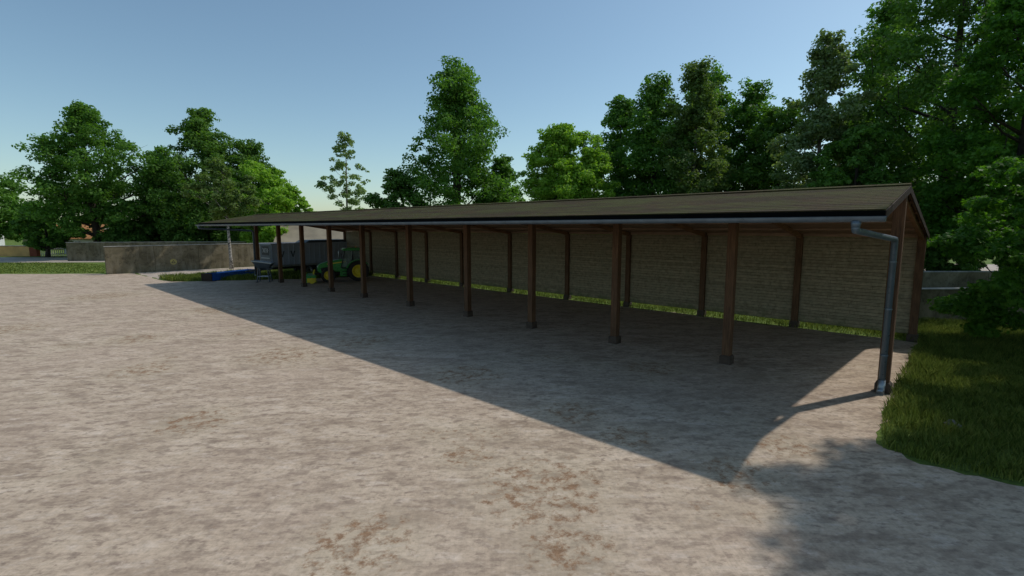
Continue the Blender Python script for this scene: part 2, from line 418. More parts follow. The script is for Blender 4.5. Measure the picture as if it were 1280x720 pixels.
# ------------------------------------------------------------------ the shed
shed = empty('open_shed', (P0[0], P0[1], 0), -A, 'long open-fronted timber shed with mossy shingle roof, grey plank back wall and zinc gutter', 'shed')
rnd = random.Random(4)
PH = .145
for k, t in enumerate(T):
    for y, zt, back in ((0, ZR-.14, 0), (WID, ZB-.06, 1)):
        b = MB().box(-t-PH, -t+PH, y-PH, y+PH, .20, zt)
        p = b.build('post', M['post'], shed, .012)
        q = MB().prism([(-t-PH-.055, 0), (-t+PH+.055, 0), (-t+PH+.055, .27), (-t+PH+.012, .33), (-t-PH-.012, .33), (-t-PH-.055, .27)], 1, y-PH-.055, y+PH+.055)
        q.build('post_shoe', M['plinth'], p, .008)
x_r, x_l = EX, -T[-1]-EX
def zfront(y): return ZR + (ZE-ZR)*(-y)/OV
def zback(y): return ZR + (ZB-ZR)*y/WID
yb_end = WID+.32; yf = -OV
# rafters: back slope and front overhang
for k, t in enumerate(T):
    MB().beam((-t, .1, zback(.1)-.19), (-t, WID+.1, zback(WID+.1)-.19), .14, .22).build('rafter', M['rafter'], shed)
    MB().beam((-t, -.1, zfront(-.1)-.19), (-t, yf+.16, zfront(yf+.16)-.17), .12, .16).build('rafter', M['rafter'], shed)
# purlins and plates
for y in (1.9, 3.8, 5.7, 7.6): MB().beam((x_l+.02, y, zback(y)-.105), (x_r-.02, y, zback(y)-.105), .10, .09).build('purlin', M['boards'], shed)
for y in (-1.6, -3.2): MB().beam((x_l+.02, y, zfront(y)-.10), (x_r-.02, y, zfront(y)-.10), .10, .09).build('purlin', M['boards'], shed)
MB().beam((x_l+.05, .0, ZR-.16), (x_r-.05, .0, ZR-.16), .2, .2).build('ridge_beam', M['post'], shed)
MB().box(x_l+.1, x_r-.1, WID-.09, WID+.09, ZB-.20, ZB-.02).build('wall_plate', M['boards'], shed)
def slab(pts, th):   # pts 2D (y,z) lower->upper along the slope ; extruded along x
    return pts
# soffit boards + shingles, two slopes as separate parts
for nm, y0, z0, y1, z1, ylab in (('front', yf, ZE, 0, ZR, 0), ('back', 0, ZR, yb_end, zback(yb_end), 1)):
    MB().prism([(y0, z0-.055), (y1, z1-.055), (y1, z1-.015), (y0, z0-.015)], 0, x_l, x_r).build('soffit', M['boards'], shed)
    # shingle courses as real overlapping steps
    b = MB(); L = math.hypot(y1-y0, z1-z0); n = int(L/.32); d = ((y1-y0)/L, (z1-z0)/L); nr = (-d[1], d[0])
    for i in range(n):
        a0, a1 = i*L/n, (i+1)*L/n
        lo = .014 if True else 0
        up0, up1 = (.017, .012) if ylab == 0 else (.012, .017)
        p = [(y0+d[0]*a0+nr[0]*-.012, z0+d[1]*a0+nr[1]*-.012), (y0+d[0]*a1+nr[0]*-.012, z0+d[1]*a1+nr[1]*-.012),
             (y0+d[0]*a1+nr[0]*up1, z0+d[1]*a1+nr[1]*up1), (y0+d[0]*a0+nr[0]*up0, z0+d[1]*a0+nr[1]*up0)]
        b.prism(p, 0, x_l-.02, x_r+.02)
    rf = b.build('roof', M['roof'], shed)
MB().prism([(-.16, ZR+.008), (0, ZR+.04), (.16, ZR+.02), (.16, ZR+.045), (0, ZR+.075), (-.16, ZR+.032)], 0, x_l-.03, x_r+.03).build('ridge_cap', M['roof'], shed)
# barge boards
for x in (x_r+.005, x_l-.045):
    MB().prism([(yf, ZE-.20), (0, ZR-.20), (0, ZR-.005), (yf, ZE-.02)], 0, x, x+.035).build('bargeboard', M['barge'], shed)
    MB().prism([(0, ZR-.20), (yb_end, zback(yb_end)-.20), (yb_end, zback(yb_end)-.02), (0, ZR-.005)], 0, x, x+.035).build('bargeboard', M['barge'], shed)
# eave flashing, gutter
MB().box(x_l-.02, x_r+.02, yf-.035, yf-.004, ZE-.17, ZE-.015).build('eave_flashing', M['black'], shed)
gy, gz, gr = yf-.155, ZE-.16, .115
g = MB(); nseg = 12; xs = (x_l-.10, x_r+.05)
prof = [(gy+gr*math.cos(PI+PI*i/nseg), gz+gr*math.sin(PI+PI*i/nseg)) for i in range(nseg+1)]
inner = [(gy+(gr-.008)*math.cos(PI+PI*i/nseg), gz+(gr-.008)*math.sin(PI+PI*i/nseg)) for i in range(nseg+1)][::-1]
g.prism([(prof[0][0]-.012, prof[0][1]+.012)]+prof+[(gy+gr, gz+.02)]+inner, 0, xs[0], xs[1])
gut = g.build('gutter', M['gutter'], shed)
for x in xs:
    MB().prism(prof, 0, x-.004, x+.004).build('end_cap', M['gutter'], gut)
# downpipes: from gutter outlet back to the corner post and down
for x0 in (-.30, -T[-1]+.30):
    sg = 1 if x0 > -5 else -1
    xp = (0 if sg > 0 else -T[-1]) - sg*.02
    dp = MB()
    dp.tube([(x0, gy, gz-gr+.03), (x0, gy, gz-gr-.12)], [.11, .085], 14)
    yq = -PH-.13
    pts = [(x0, gy, gz-gr-.10), (x0, gy, 4.99), (x0, gy+.05, 4.93), (xp, yq-.10, 4.66), (xp, yq, 4.56), (xp, yq, .42)]
    dp.tube(pts, .085, 14)
    d = dp.build('downpipe', M['gutter'], shed)
    MB().tube([(xp, yq, .44), (xp, yq, .22), (xp, yq-.05, .12), (xp, yq-.16, .05)], .098, 14).build('pipe_shoe', M['silver'], d)
    for z in (1.2, 2.6, 4.0): MB().lathe([(-.02, .097), (.02, .097)], (xp, yq, z), 'z', 14).build('pipe_clip', M['gutter'], d)
# back wall panels with boards, outside the posts, raised above the grass
for i in range(len(T)-1):
    xa, xb = -T[i+1]+ (PH if i < len(T)-2 else -PH), -T[i]-(PH if i else -PH)
    xa, xb = -T[i+1]+PH+.002, -T[i]-PH-.002
    b = MB(); z = .30; j = 0
    while z < ZB-.24:
        z1 = min(z+.155, ZB-.215); dy = rnd.uniform(-.003, .003)
        b.box(xa, xb, WID+.02+dy, WID+.052+dy, z+.001, z1-.001); z = z1; j += 1
        if z1 >= ZB-.216: break
    b.box(xa, xb, WID+.054, WID+.058, .31, ZB-.22)  # unseen backing sheet, added to block light between the boards
    b.box(xa+.5, xa+.58, WID+.06, WID+.10, .34, ZB-.24); b.box(xb-.58, xb-.5, WID+.06, WID+.10, .34, ZB-.24)
    w = b.build('wall_panel', M['planks'], shed)

# ------------------------------------------------------------------ yard walls at the far left
def wall(p0, p1, h, th, label, z0=-.05, mat='oldwall', top=True, group=None):
    a = Vector(p0); b = Vector(p1); L = (b-a).length
    o = empty('concrete_wall', (a.x, a.y, 0), math.atan2(b.y-a.y, b.x-a.x), label, 'wall', 'concrete yard walls')
    m = MB(); n = max(1, int(L/4))
    for i in range(n): m.box(i*L/n+.01, (i+1)*L/n-.01, -th/2, th/2, z0, h)
    m.build('wall_slab', M[mat], o, .02)
    if top: MB().box(-.03, L+.03, -th/2-.03, th/2+.03, h+.002, h+.07).build('coping', M['coping'], o, .01)
    return o
nearwall = wall(w2(66.3,-9.5), w2(66.3, 8.0), 2.93, .38, 'weathered brown concrete wall with round yellow mark, nearest to the yard')
# round yellow emblem painted on the wall: a ring with a triangle, raised 3 mm
em = MB(); cx, cz = 6.15, 1.06
em.lathe([(-.195, .34), (-.193, .34)], (cx, 0, cz), 'y', 28)
M['emblem'] = m_simple('faded_yellow', (.50,.42,.12), .8, 0, .5, 4, c2=(.24,.19,.09))
M['emblem_dark'] = m_simple('faded_dark', (.10,.09,.05), .8, 0, .2, 4)
e = em.build('emblem', M['emblem'], nearwall)
MB().prism([(cx-.20, cz-.13), (cx+.20, cz-.13), (cx, cz+.20)], 1, -.199, -.197).build('emblem_triangle', M['emblem_dark'], e)
MB().prism([(cx-.09, cz-.09), (cx+.09, cz-.09), (cx, cz+.09)], 1, -.202, -.200).build('emblem_centre', M['emblem'], e)
wall((-66.5,74.2), (-36,79.5), 2.75, .38, 'far weathered concrete wall, behind and left of the nearest one')
wall((20.3,26.4), (41,27.6), 1.68, .3, 'low dark concrete wall with pale coping behind the right end of the shed')
wall((22.5,32.6), (50,33.5), 2.05, .3, 'second concrete wall with pale coping, further back behind the low one')

# ------------------------------------------------------------------ far left roadside
o = empty('garden_wall', (-150, 86.5, 0), 0, 'long ochre plastered wall along the far side of the road', 'wall')
MB().box(0, 66, -.2, .2, -.05, 1.75).build('wall_slab', M['orange'], o, .02)
MB().box(-.1, 66.1, -.27, .27, 1.752, 1.87).build('coping', M['coping'], o)
for i in range(3): MB().prism([(58.0+i*.35+.4*math.cos(a), .95+.35*math.sin(a)) for a in [j*PI/4 for j in range(8)]], 1, -.206-i*.002, -.204-i*.002).build('paint_mark', M['red'], o)
o = empty('brick_pillar', (-83.2, 86.5, 0), 0, 'red brick gate pillar closing the right end of the ochre wall', 'pillar')
MB().box(-.6, .6, -.35, .35, -.05, 1.95).build('shaft', M['red'], o, .02); MB().box(-.7, .7, -.45, .45, 1.952, 2.08).build('cap', M['coping'], o)
o = empty('picket_fence', (-82.2, 86.5, 0), 0, 'pale upright picket fence to the right of the brick pillar', 'fence')
m = MB()
for i in range(26): m.box(i*.34, i*.34+.1, -.03, .03, 0, 1.55)
m.build('pickets', M['plaster'], o)
m = MB(); m.box(0, 8.7, .032, .08, .35, .45); m.box(0, 8.7, .032, .08, 1.2, 1.3); m.build('rail', M['plaster'], o)

def house(name, x, y, w, d, hw, hr, rz, wallm, roofm, label, nwin=3, cat='house', ov=.5):
    o = empty(name, (x, y, 0), rz, label, cat, 'distant farm buildings')
    MB().prism([(-d/2, 0), (d/2, 0), (d/2, hw), (0, hr-.15), (-d/2, hw)], 0, -w/2, w/2).build('wall', M[wallm], o)
    for s in (-1, 1):
        k = (hr-hw)/(d/2); ye = s*(d/2+ov); ze = hw-k*ov
        q = MB().prism([(0, hr), (ye, ze), (ye, ze+.16), (0, hr+.16)], 0, -w/2-ov, w/2+ov); q.build('roof', M[roofm], o)
    for i in range(nwin):
        cx = -w/2+w*(i+.5)/nwin
        f = MB(); f.box(cx-.62, cx+.62, -d/2-.06, -d/2-.003, hw*.36, hw*.36+1.35); fo = f.build('window', M['white'], o)
        MB().box(cx-.52, cx-.03, -d/2-.075, -d/2-.063, hw*.36+.1, hw*.36+1.25).build('pane', M['dark'], fo)
        MB().box(cx+.03, cx+.52, -d/2-.075, -d/2-.063, hw*.36+.1, hw*.36+1.25).build('pane', M['dark'], fo)
    return o
house('farmhouse', -104, 118, 15, 9, 3.4, 5.6, .08, 'plaster', 'rooftile', 'pale house with orange tiled roof seen between the left trees', 4)
house('farmhouse', -79, 97, 12, 6, 3.0, 4.5, -.05, 'white', 'rooftile', 'small white outbuilding with low orange roof right of the house', 2)
house('farmhouse', -142, 125, 18, 10, 3.6, 7.0, .1, 'white', 'rooftile', 'white house with orange roof behind the leftmost maple', 4)
house('barn', -29, 84, 17, 13, 2.9, 6.4, .25, 'plaster', 'tanroof', 'distant barn with a tan sheet roof seen through the far end of the shed', 3, 'barn')

# ------------------------------------------------------------------ blue trough, steel hopper
a = Vector(W(50.45, -4.35)); b = Vector(W(52.9, .55)); Lb = (b-a).length
o = empty('feed_trough', (a.x, a.y, 0), math.atan2(b.y-a.y, b.x-a.x), 'long low blue steel trough lying in the overgrown grass', 'trough')
m = MB(); hh = .72
m.box(.06, Lb, -.60, -.54, .06, hh); m.box(.06, Lb, .54, .60, .06, hh); m.box(Lb-.06, Lb, -.54, .54, .06, hh); m.box(.06, Lb-.06, -.54, .54, .06, .14)
for i in range(5): m.box(.2+i*(Lb-.6)/4, .28+i*(Lb-.6)/4, -.64, -.602, .04, hh-.02)
m.build('trough_body', M['blue'], o, .01)
MB().box(0, .055, -.62, .62, .04, hh+.03).build('end_board', M['barge'], o)
for x in (.5, Lb-.7): MB().box(x, x+.12, -.5, .5, -.02, .058).build('skid', M['dark'], o)

hx, hy = -22.9, 45.6
o = empty('steel_hopper', (hx, hy, 0), .15, 'small grey steel hopper on four legs standing in front of the trailer', 'hopper'); o.scale = (.86, .86, .96)
m = MB().hexa([(-.55,-.3,1.35),(.55,-.3,1.35),(.55,.3,1.35),(-.55,.3,1.35),(-1.0,-.62,2.0),(.95,-.62,1.75),(.95,.62,1.75),(-1.0,.62,2.0)]); m.build('bin', M['trailer_dark'], o, .02)
MB().hexa([(-1.04,-.66,2.003),(.99,-.66,1.753),(.99,.66,1.753),(-1.04,.66,2.003),(-1.04,-.66,2.09),(.99,-.66,1.84),(.99,.66,1.84),(-1.04,.66,2.09)]).build('lid', M['silver'], o, .01)
for sx, sy in ((-1,-1),(1,-1),(1,1),(-1,1)):
    l = MB().beam((sx*.45, sy*.25, 1.40), (sx*.62, sy*.42, .03), .10, .10).build('leg', M['trailer_dark'], o)
    MB().box(sx*.62-.12, sx*.62+.12, sy*.42-.12, sy*.42+.12, 0, .03).build('foot', M['dark'], l)
m = MB(); m.beam((-.56,-.36,.55), (.56,-.36,.55), .06, .06); m.beam((-.56,.36,.55), (.56,.36,.55), .06, .06); m.build('brace', M['trailer'], o)

# ------------------------------------------------------------------ wheels
def wheel(parent, name, c, r, w, side, rimm, rr=.56, lugs=18):
    # c: centre ; axis along local y ; side: -1/+1 which way the outer face looks
    e_ = MB()
    e_.lathe([(-w*.5, r*.62), (-w*.5, r*.86), (-w*.42, r*.95), (-w*.25, r*.965), (w*.25, r*.965), (w*.42, r*.95), (w*.5, r*.86), (w*.5, r*.62)], c, 'y', 32, False)
    for k in range(lugs):
        for sd in (-1, 1):
            a = 2*PI*(k+(0 if sd < 0 else .5))/lugs; a2 = a+.16
            p = [(c[0]+r*.955*math.cos(a), c[1]+sd*w*.02, c[2]+r*.955*math.sin(a)), (c[0]+r*.955*math.cos(a2), c[1]+sd*w*.46, c[2]+r*.955*math.sin(a2))]
            q = [(c[0]+r*.99*math.cos(x), c[1]+y, c[2]+r*.99*math.sin(x)) for x, y in ((a, sd*w*.02), (a2, sd*w*.46))]
            dd = .045/r
            e_.hexa([p[0], (c[0]+r*.955*math.cos(a+dd), p[0][1], c[2]+r*.955*math.sin(a+dd)), (c[0]+r*.955*math.cos(a2+dd), p[1][1], c[2]+r*.955*math.sin(a2+dd)), p[1],
                     q[0], (c[0]+r*math.cos(a+dd), q[0][1], c[2]+r*math.sin(a+dd)), (c[0]+r*math.cos(a2+dd), q[1][1], c[2]+r*math.sin(a2+dd)), q[1]])
    t = e_.build(name, M['tyre'], parent)
    s = side
    MB().lathe([(s*w*.10, r*.12), (s*w*.22, r*.16), (s*w*.20, r*.34), (s*w*.36, r*.50), (s*w*.505, r*.52), (s*w*.515, r*.60), (s*w*.30, r*.63), (-s*w*.3, r*.62)], c, 'y', 28).build('rim', M[rimm], t)
    h_ = MB().lathe([(s*w*.2, r*.14), (s*w*.42, r*.13), (s*w*.46, r*.07)], c, 'y', 14)
    for k in range(8):
        a = 2*PI*k/8; h_.lathe([(s*w*.2, .018), (s*w*.27, .018)], (c[0]+r*.25*math.cos(a), c[1], c[2]+r*.25*math.sin(a)), 'y', 6)
    h_.build('hub', M['yellow'] if rimm == 'yellow' else M['dark'], t)
    return t

# ------------------------------------------------------------------ tractor (local +x = nose, side seen = +y after turning)
rear = Vector((-14.7, 46.9)); front = Vector((-17.1, 45.8))
ang = math.atan2((front-rear).y, (front-rear).x)
tr = empty('tractor', (rear.x, rear.y, 0), ang, 'green tractor with yellow wheel rims parked under the far end of the shed', 'tractor')
# local: rear axle at x=0, front axle x=2.65. camera side is local +y (nose points left/towards camera)
for s in (1, -1):
    wheel(tr, 'rear_wheel', (0, s*.82, .97), .97, .55, s, 'yellow', lugs=20)
    wheel(tr, 'front_wheel', (2.65, s*.80, .66), .66, .46, s, 'yellow', lugs=16)
hood = MB().prism([(.95,.95),(3.25,.85),(3.52,1.0),(3.55,1.35),(3.42,1.62),(2.7,1.88),(1.6,2.05),(.95,2.10)], 1, -.42, .42)
hood.build('hood', M['green'], tr, .06)
MB().box(.9, 3.1, -.30, .30, .55, .93).build('chassis', M['dark'], tr, .03)
MB().prism([(2.35,1.05),(3.2,1.0),(3.3,1.3),(2.4,1.45)], 1, .425, .432).build('side_grille', M['dark'], tr)
MB().prism([(2.35,1.05),(3.2,1.0),(3.3,1.3),(2.4,1.45)], 1, -.432, -.425).build('side_grille', M['dark'], tr)
MB().prism([(1.05,1.80),(2.7,1.62),(2.72,1.68),(1.05,1.90)], 1, .425, .434).build('side_stripe', M['yellow'], tr)
MB().box(3.53, 3.585, -.30, .30, 1.02, 1.30).build('front_grille', M['dark'], tr, .01)
for s in (1, -1):
    MB().box(3.46, 3.53, s*.30-.09, s*.30+.09, 1.38, 1.50).build('headlight', M['white'], tr, .01)
MB().box(-.55, 1.1, -.38, .38, .60, 1.45).build('transmission', M['dark'], tr, .04)
for s in (1, -1):   # fenders
    pr = [(0+1.10*math.cos(a), .97+1.08*math.sin(a)) for a in [PI*(.10+.72*i/12) for i in range(13)]]
    inn = [(0+1.03*math.cos(a), .97+1.01*math.sin(a)) for a in [PI*(.10+.72*i/12) for i in range(13)]][::-1]
    y0, y1 = (s*.50, s*1.08) if s > 0 else (-1.08, -.50)
    MB().prism(pr+inn, 1, min(y0,y1), max(y0,y1)).build('fender', M['green'], tr)
    st = MB()
    for i in range(4): st.box(.98, 1.42, min(s*.62, s*.98), max(s*.62, s*.98), .42+i*.26, .46+i*.26)
    st.box(.98, 1.02, min(s*.62, s*.98), max(s*.62, s*.98), .42, 1.26); st.build('step', M['dark'], tr)
    MB().box(1.03, 1.62, min(s*.40, s*.60), max(s*.40, s*.60), .50, 1.05).build('fuel_tank', M['green'], tr, .04)
# cab
cab = MB()
zt, zb = 2.86, 1.30
cp = {'fl':(1.42,.62), 'ml':(.55,.78), 'rl':(-.55,.72)}
for s in (1, -1):
    cab.beam((1.50, s*.50, zb), (1.12, s*.62, zt), .07, .07); cab.beam((.55, s*.76, zb), (.42, s*.72, zt), .08, .06); cab.beam((-.62, s*.70, 1.55), (-.48, s*.66, zt), .09, .09)
    cab.beam((1.50, s*.50, zb+.02), (-.62, s*.74, 1.50), .07, .10)
cab.beam((1.50,-.5,zb+.05), (1.50,.5,zb+.05), .06, .08)
cabo = cab.build('cab', M['dark'], tr)
for s in (1, -1):
    MB().add([(1.44,s*.53,zb+.06),(.60,s*.77,zb+.12),(.46,s*.73,zt),(1.10,s*.63,zt),(1.44,s*.52,zb+.06),(.60,s*.76,zb+.12),(.46,s*.72,zt),(1.10,s*.62,zt)],
             [(0,1,2,3),(7,6,5,4),(0,4,5,1),(1,5,6,2),(2,6,7,3),(3,7,4,0)]).build('side_window', M['glass'], cabo)
    MB().add([(.50,s*.77,zb+.2),(-.56,s*.74,1.62),(-.45,s*.68,zt),(.38,s*.73,zt),(.50,s*.76,zb+.2),(-.56,s*.73,1.62),(-.45,s*.67,zt),(.38,s*.72,zt)],
             [(0,1,2,3),(7,6,5,4),(0,4,5,1),(1,5,6,2),(2,6,7,3),(3,7,4,0)]).build('side_window', M['glass'], cabo)
MB().add([(1.48,-.48,zb+.1),(1.48,.48,zb+.1),(1.12,.60,zt),(1.12,-.60,zt),(1.49,-.48,zb+.1),(1.49,.48,zb+.1),(1.13,.60,zt),(1.13,-.60,zt)],
         [(0,1,2,3),(7,6,5,4),(0,4,5,1),(1,5,6,2),(2,6,7,3),(3,7,4,0)]).build('windscreen', M['glass'], cabo)
MB().prism([(-.68,2.87),(1.28,2.87),(1.34,2.93),(1.22,3.06),(.6,3.13),(-.5,3.10),(-.70,3.0)], 1, -.76, .76).build('cab_roof', M['green'], tr, .05)
for s in (1, -1):
    MB().box(1.325, 1.36, s*.45-.10, s*.45+.10, 2.93, 3.01).build('work_light', M['white'], tr)
    mm = MB().beam((1.30, s*.62, 2.6), (1.45, s*1.0, 2.55), .03, .03); mm.box(1.42, 1.47, min(s*.95,s*1.15), max(s*.95,s*1.15), 2.25, 2.62); mm.build('mirror', M['dark'], tr)
seat = MB(); seat.box(-.15,.35,-.26,.26,1.35,1.52); seat.box(-.25,-.12,-.26,.26,1.53,2.15); seat.build('seat', M['dark'], tr, .04)
sw = MB().tube([(.95,0,1.3),(.75,0,1.80)], .03, 8); sw.tube([(.72+.0*i, .2*math.cos(i*PI/6), 1.80+.2*math.sin(i*PI/6)*.5) for i in range(13)], .015, 6, False); sw.build('steering_wheel', M['dark'], tr)
MB().tube([(1.55,-.52,1.6),(1.55,-.52,2.75),(1.48,-.52,2.9)], .06, 10).build('exhaust', M['silver'], tr)
MB().tube([(.1,.3,3.12),(.1,.3,3.28)], .05, 8).build('beacon', M['orange'], tr)

# front implement: flail mower with yellow guards resting on the ground before the nose
fx = front + (front-rear).normalized()*1.45
im = empty('front_mower', (fx.x+.1, fx.y, 0), ang, 'low green and yellow mower standing on the ground before the tractor nose', 'mower')
MB().prism([(-.30,.12),(.55,.10),(.62,.40),(.35,.72),(-.25,.74)], 1, -1.3, 1.3).build('housing', M['green'], im, .03)
for y in (-.85, 0, .85):
    MB().prism([(.625,.14),(.70,.14),(.66,.46),(.60,.44)], 1, y-.30, y+.30).build('guard', M['yellow'], im, .01)
for s in (1, -1):
    MB().lathe([(-.05,.26),(.05,.26)], (.1, s*1.38, .27), 'y', 16).build('side_disc', M['yellow'], im)
    MB().box(-.25, .5, min(s*1.31,s*1.325), max(s*1.31,s*1.325), .12, .5).build('side_plate', M['yellow'], im)
MB().beam((-.2,.3,.75), (-.75,.25,.78), .09, .09).build('linkage', M['dark'], im); MB().beam((-.2,-.3,.75), (-.75,-.25,.78), .09, .09).build('linkage', M['dark'], im)
MB().beam((-.1,0,.74), (-.2,0,1.15), .12, .12).build('mast', M['yellow'], im)

# ------------------------------------------------------------------ trailer: origin at the near front corner, +x to the rear
tx = empty('trailer', (-23.75, 48.9, 0), math.atan2(.76, .65), 'large grey-blue high-sided farm trailer parked behind the tractor', 'trailer')
LT, WT, zb0, zt0 = 10.2, 2.55, 1.18, 3.42
body = MB(); body.box(0, LT, 0, .06, zb0, zt0-.1); body.box(0, LT, WT-.06, WT, zb0, zt0-.1); body.box(0, .06, .062, WT-.062, zb0, zt0-.1); body.box(LT-.06, LT, .062, WT-.062, zb0, zt0-.1)
body.box(.062, LT-.062, .062, WT-.062, zb0, zb0+.08)
bo = body.build('body', M['trailer'], tx, .01)
m = MB()
for i in range(19): m.box(.05+i*(LT-.2)/18, .13+i*(LT-.2)/18, -.05, -.003, zb0+.1, zt0-.12); m.box(.05+i*(LT-.2)/18, .13+i*(LT-.2)/18, WT+.003, WT+.05, zb0+.1, zt0-.12)
m.build('side_ribs', M['trailer'], tx)
m = MB(); m.box(-.04, LT+.04, -.07, .10, zt0-.098, zt0); m.box(-.04, LT+.04, WT-.10, WT+.07, zt0-.098, zt0); m.box(-.06, .10, .102, WT-.102, zt0-.098, zt0); m.build('top_rail', M['trailer'], tx, .01)
MB().box(-.02, LT, -.09, -.004, zb0-.12, zb0+.08).build('bottom_rail', M['silver'], tx, .01)
# rolled tarpaulin frame on the rear half
m = MB()
m.prism([(3.6, zt0+.002), (LT-1.2, zt0+.002), (LT-1.7, zt0+.26), (4.1, zt0+.26)], 1, .15, WT-.15); m.build('hatch', M['trailer_dark'], tx, .02)
# front panel with dark window and pale mark strokes
MB().box(-.02, -.013+.001, .0, WT, zb0+.0, zt0-.12).build('front_shade_plate', M['trailer_dark'], tx)  # dark plate added over the front, painting down the sky light on it
fp = MB().box(-.034, -.023, .45, WT-.45, 2.25, 3.15).build('front_window', M['dark'], tx)
m = MB()
for i in range(4):
    y = 1.75-i*.32; m.prism([(y, 2.5), (y+.07, 2.5), (y-.10, 2.72), (y+.07, 2.95), (y, 2.95), (y-.18, 2.72)], 0, -.044, -.037)
m.build('front_mark', M['white'], tx)
MB().box(-.05, -.023, .3, WT-.3, 1.9, 2.0).build('front_bar', M['silver'], tx)
for x in (1.05, 2.15):
    m = MB(); m.prism([(x-.26,2.65),(x-.12,2.65),(x,2.25),(x+.12,2.65),(x+.26,2.65),(x+.06,2.02),(x-.06,2.02)], 1, -.058, -.053); m.build('side_mark', M['trailer_dark'], tx)
ch = MB(); ch.box(.3, LT-.2, .55, .72, .80, 1.10); ch.box(.3, LT-.2, WT-.72, WT-.55, .80, 1.10)
for x in (.5, 2.5, 4.5, 6.5, 8.5): ch.box(x, x+.12, .722, WT-.722, .85, 1.05)
ch.build('chassis', M['dark'], tx)
for x in (3.9, 5.25, 6.6):
    for s, y in ((-1, .30), (1, WT-.30)): wheel(tx, 'wheel', (x, y, .58), .58, .42, s, 'silver', lugs=14)
    MB().tube([(x,.4,.58),(x,WT-.4,.58)], .07, 8).build('axle', M['dark'], tx)
MB().box(3.1, 7.4, -.06, .50, 1.20-.16, 1.055).build('mudguard', M['dark'], tx)
d = MB(); d.beam((.4,.7,.9), (-1.7, WT/2, .75), .16, .18); d.beam((.4,WT-.7,.9), (-1.7,WT/2,.75), .16, .18); d.tube([(-1.75,WT/2,.75),(-2.0,WT/2,.75)], .07, 8); d.build('drawbar', M['trailer_dark'], tx)
MB().box(-1.2,-1.08,WT/2-.06,WT/2+.06,.02,.85).build('support_leg', M['silver'], tx)

# ------------------------------------------------------------------ trees
SUNH = np.array([.7,.3,.65])
def leafcloud(rng, C, Rr, n_each, leaf, shape, up=.6, out=.55):
    """leaves filling puffs: C (k,3) centres, Rr (k,3) radii -> V,F"""
    k = len(C); cnt = np.maximum(3, (n_each*1.35*(Rr[:,0]/Rr[:,0].mean())**2).astype(int)); idx = np.repeat(np.arange(k), cnt); n = len(idx)
    d = rng.normal(size=(n,3)); d /= np.linalg.norm(d, axis=1)[:,None]
    rad = rng.random(n)**.42
    P = C[idx] + d*rad[:,None]*Rr[idx]
    nr = rng.normal(size=(n,3)); nr /= np.linalg.norm(nr, axis=1)[:,None]
    nr = nr*.75 + out*d + np.array([0,0,up]); nr /= np.linalg.norm(nr, axis=1)[:,None]
    t = np.cross(nr, rng.normal(size=(n,3))); t /= np.linalg.norm(t, axis=1)[:,None]; b = np.cross(nr, t)
    s = leaf*rng.uniform(.6, 1.25, n)[:,None]
    sh = np.array(shape)
    V = P[:,None,:] + s[:,None,:]*(t[:,None,:]*sh[None,:,0:1] + b[:,None,:]*sh[None,:,1:2] + nr[:,None,:]*sh[None,:,2:3])
    F = np.arange(n*len(sh)).reshape(n, len(sh))
    vb = rng.random(k)[idx]*.55 + rng.random(n)*.45
    return V.reshape(-1,3), F, vb
RHOMB = [(-.5,0,0),(0,-.32,.08),(.5,0,-.04),(0,.32,.08)]
SPRAY = [(-.5,0,0),(-.12,-.36,.05),(.22,-.20,.0),(.55,.02,-.08),(.18,.30,.02),(-.18,.28,.06)]
def mapleshape():
    o = []
    for i, (r, a) in enumerate([(.5,-90),(.22,-60),(.46,-38),(.26,-12),(.60,18),(.28,42),(.66,90),(.28,138),(.60,162),(.26,192),(.46,218),(.22,240)]):
        o.append((r*math.cos(math.radians(a)), r*math.sin(math.radians(a)), -.10*abs(math.cos(math.radians(a)))*r))
    return o
MAPLE = mapleshape()

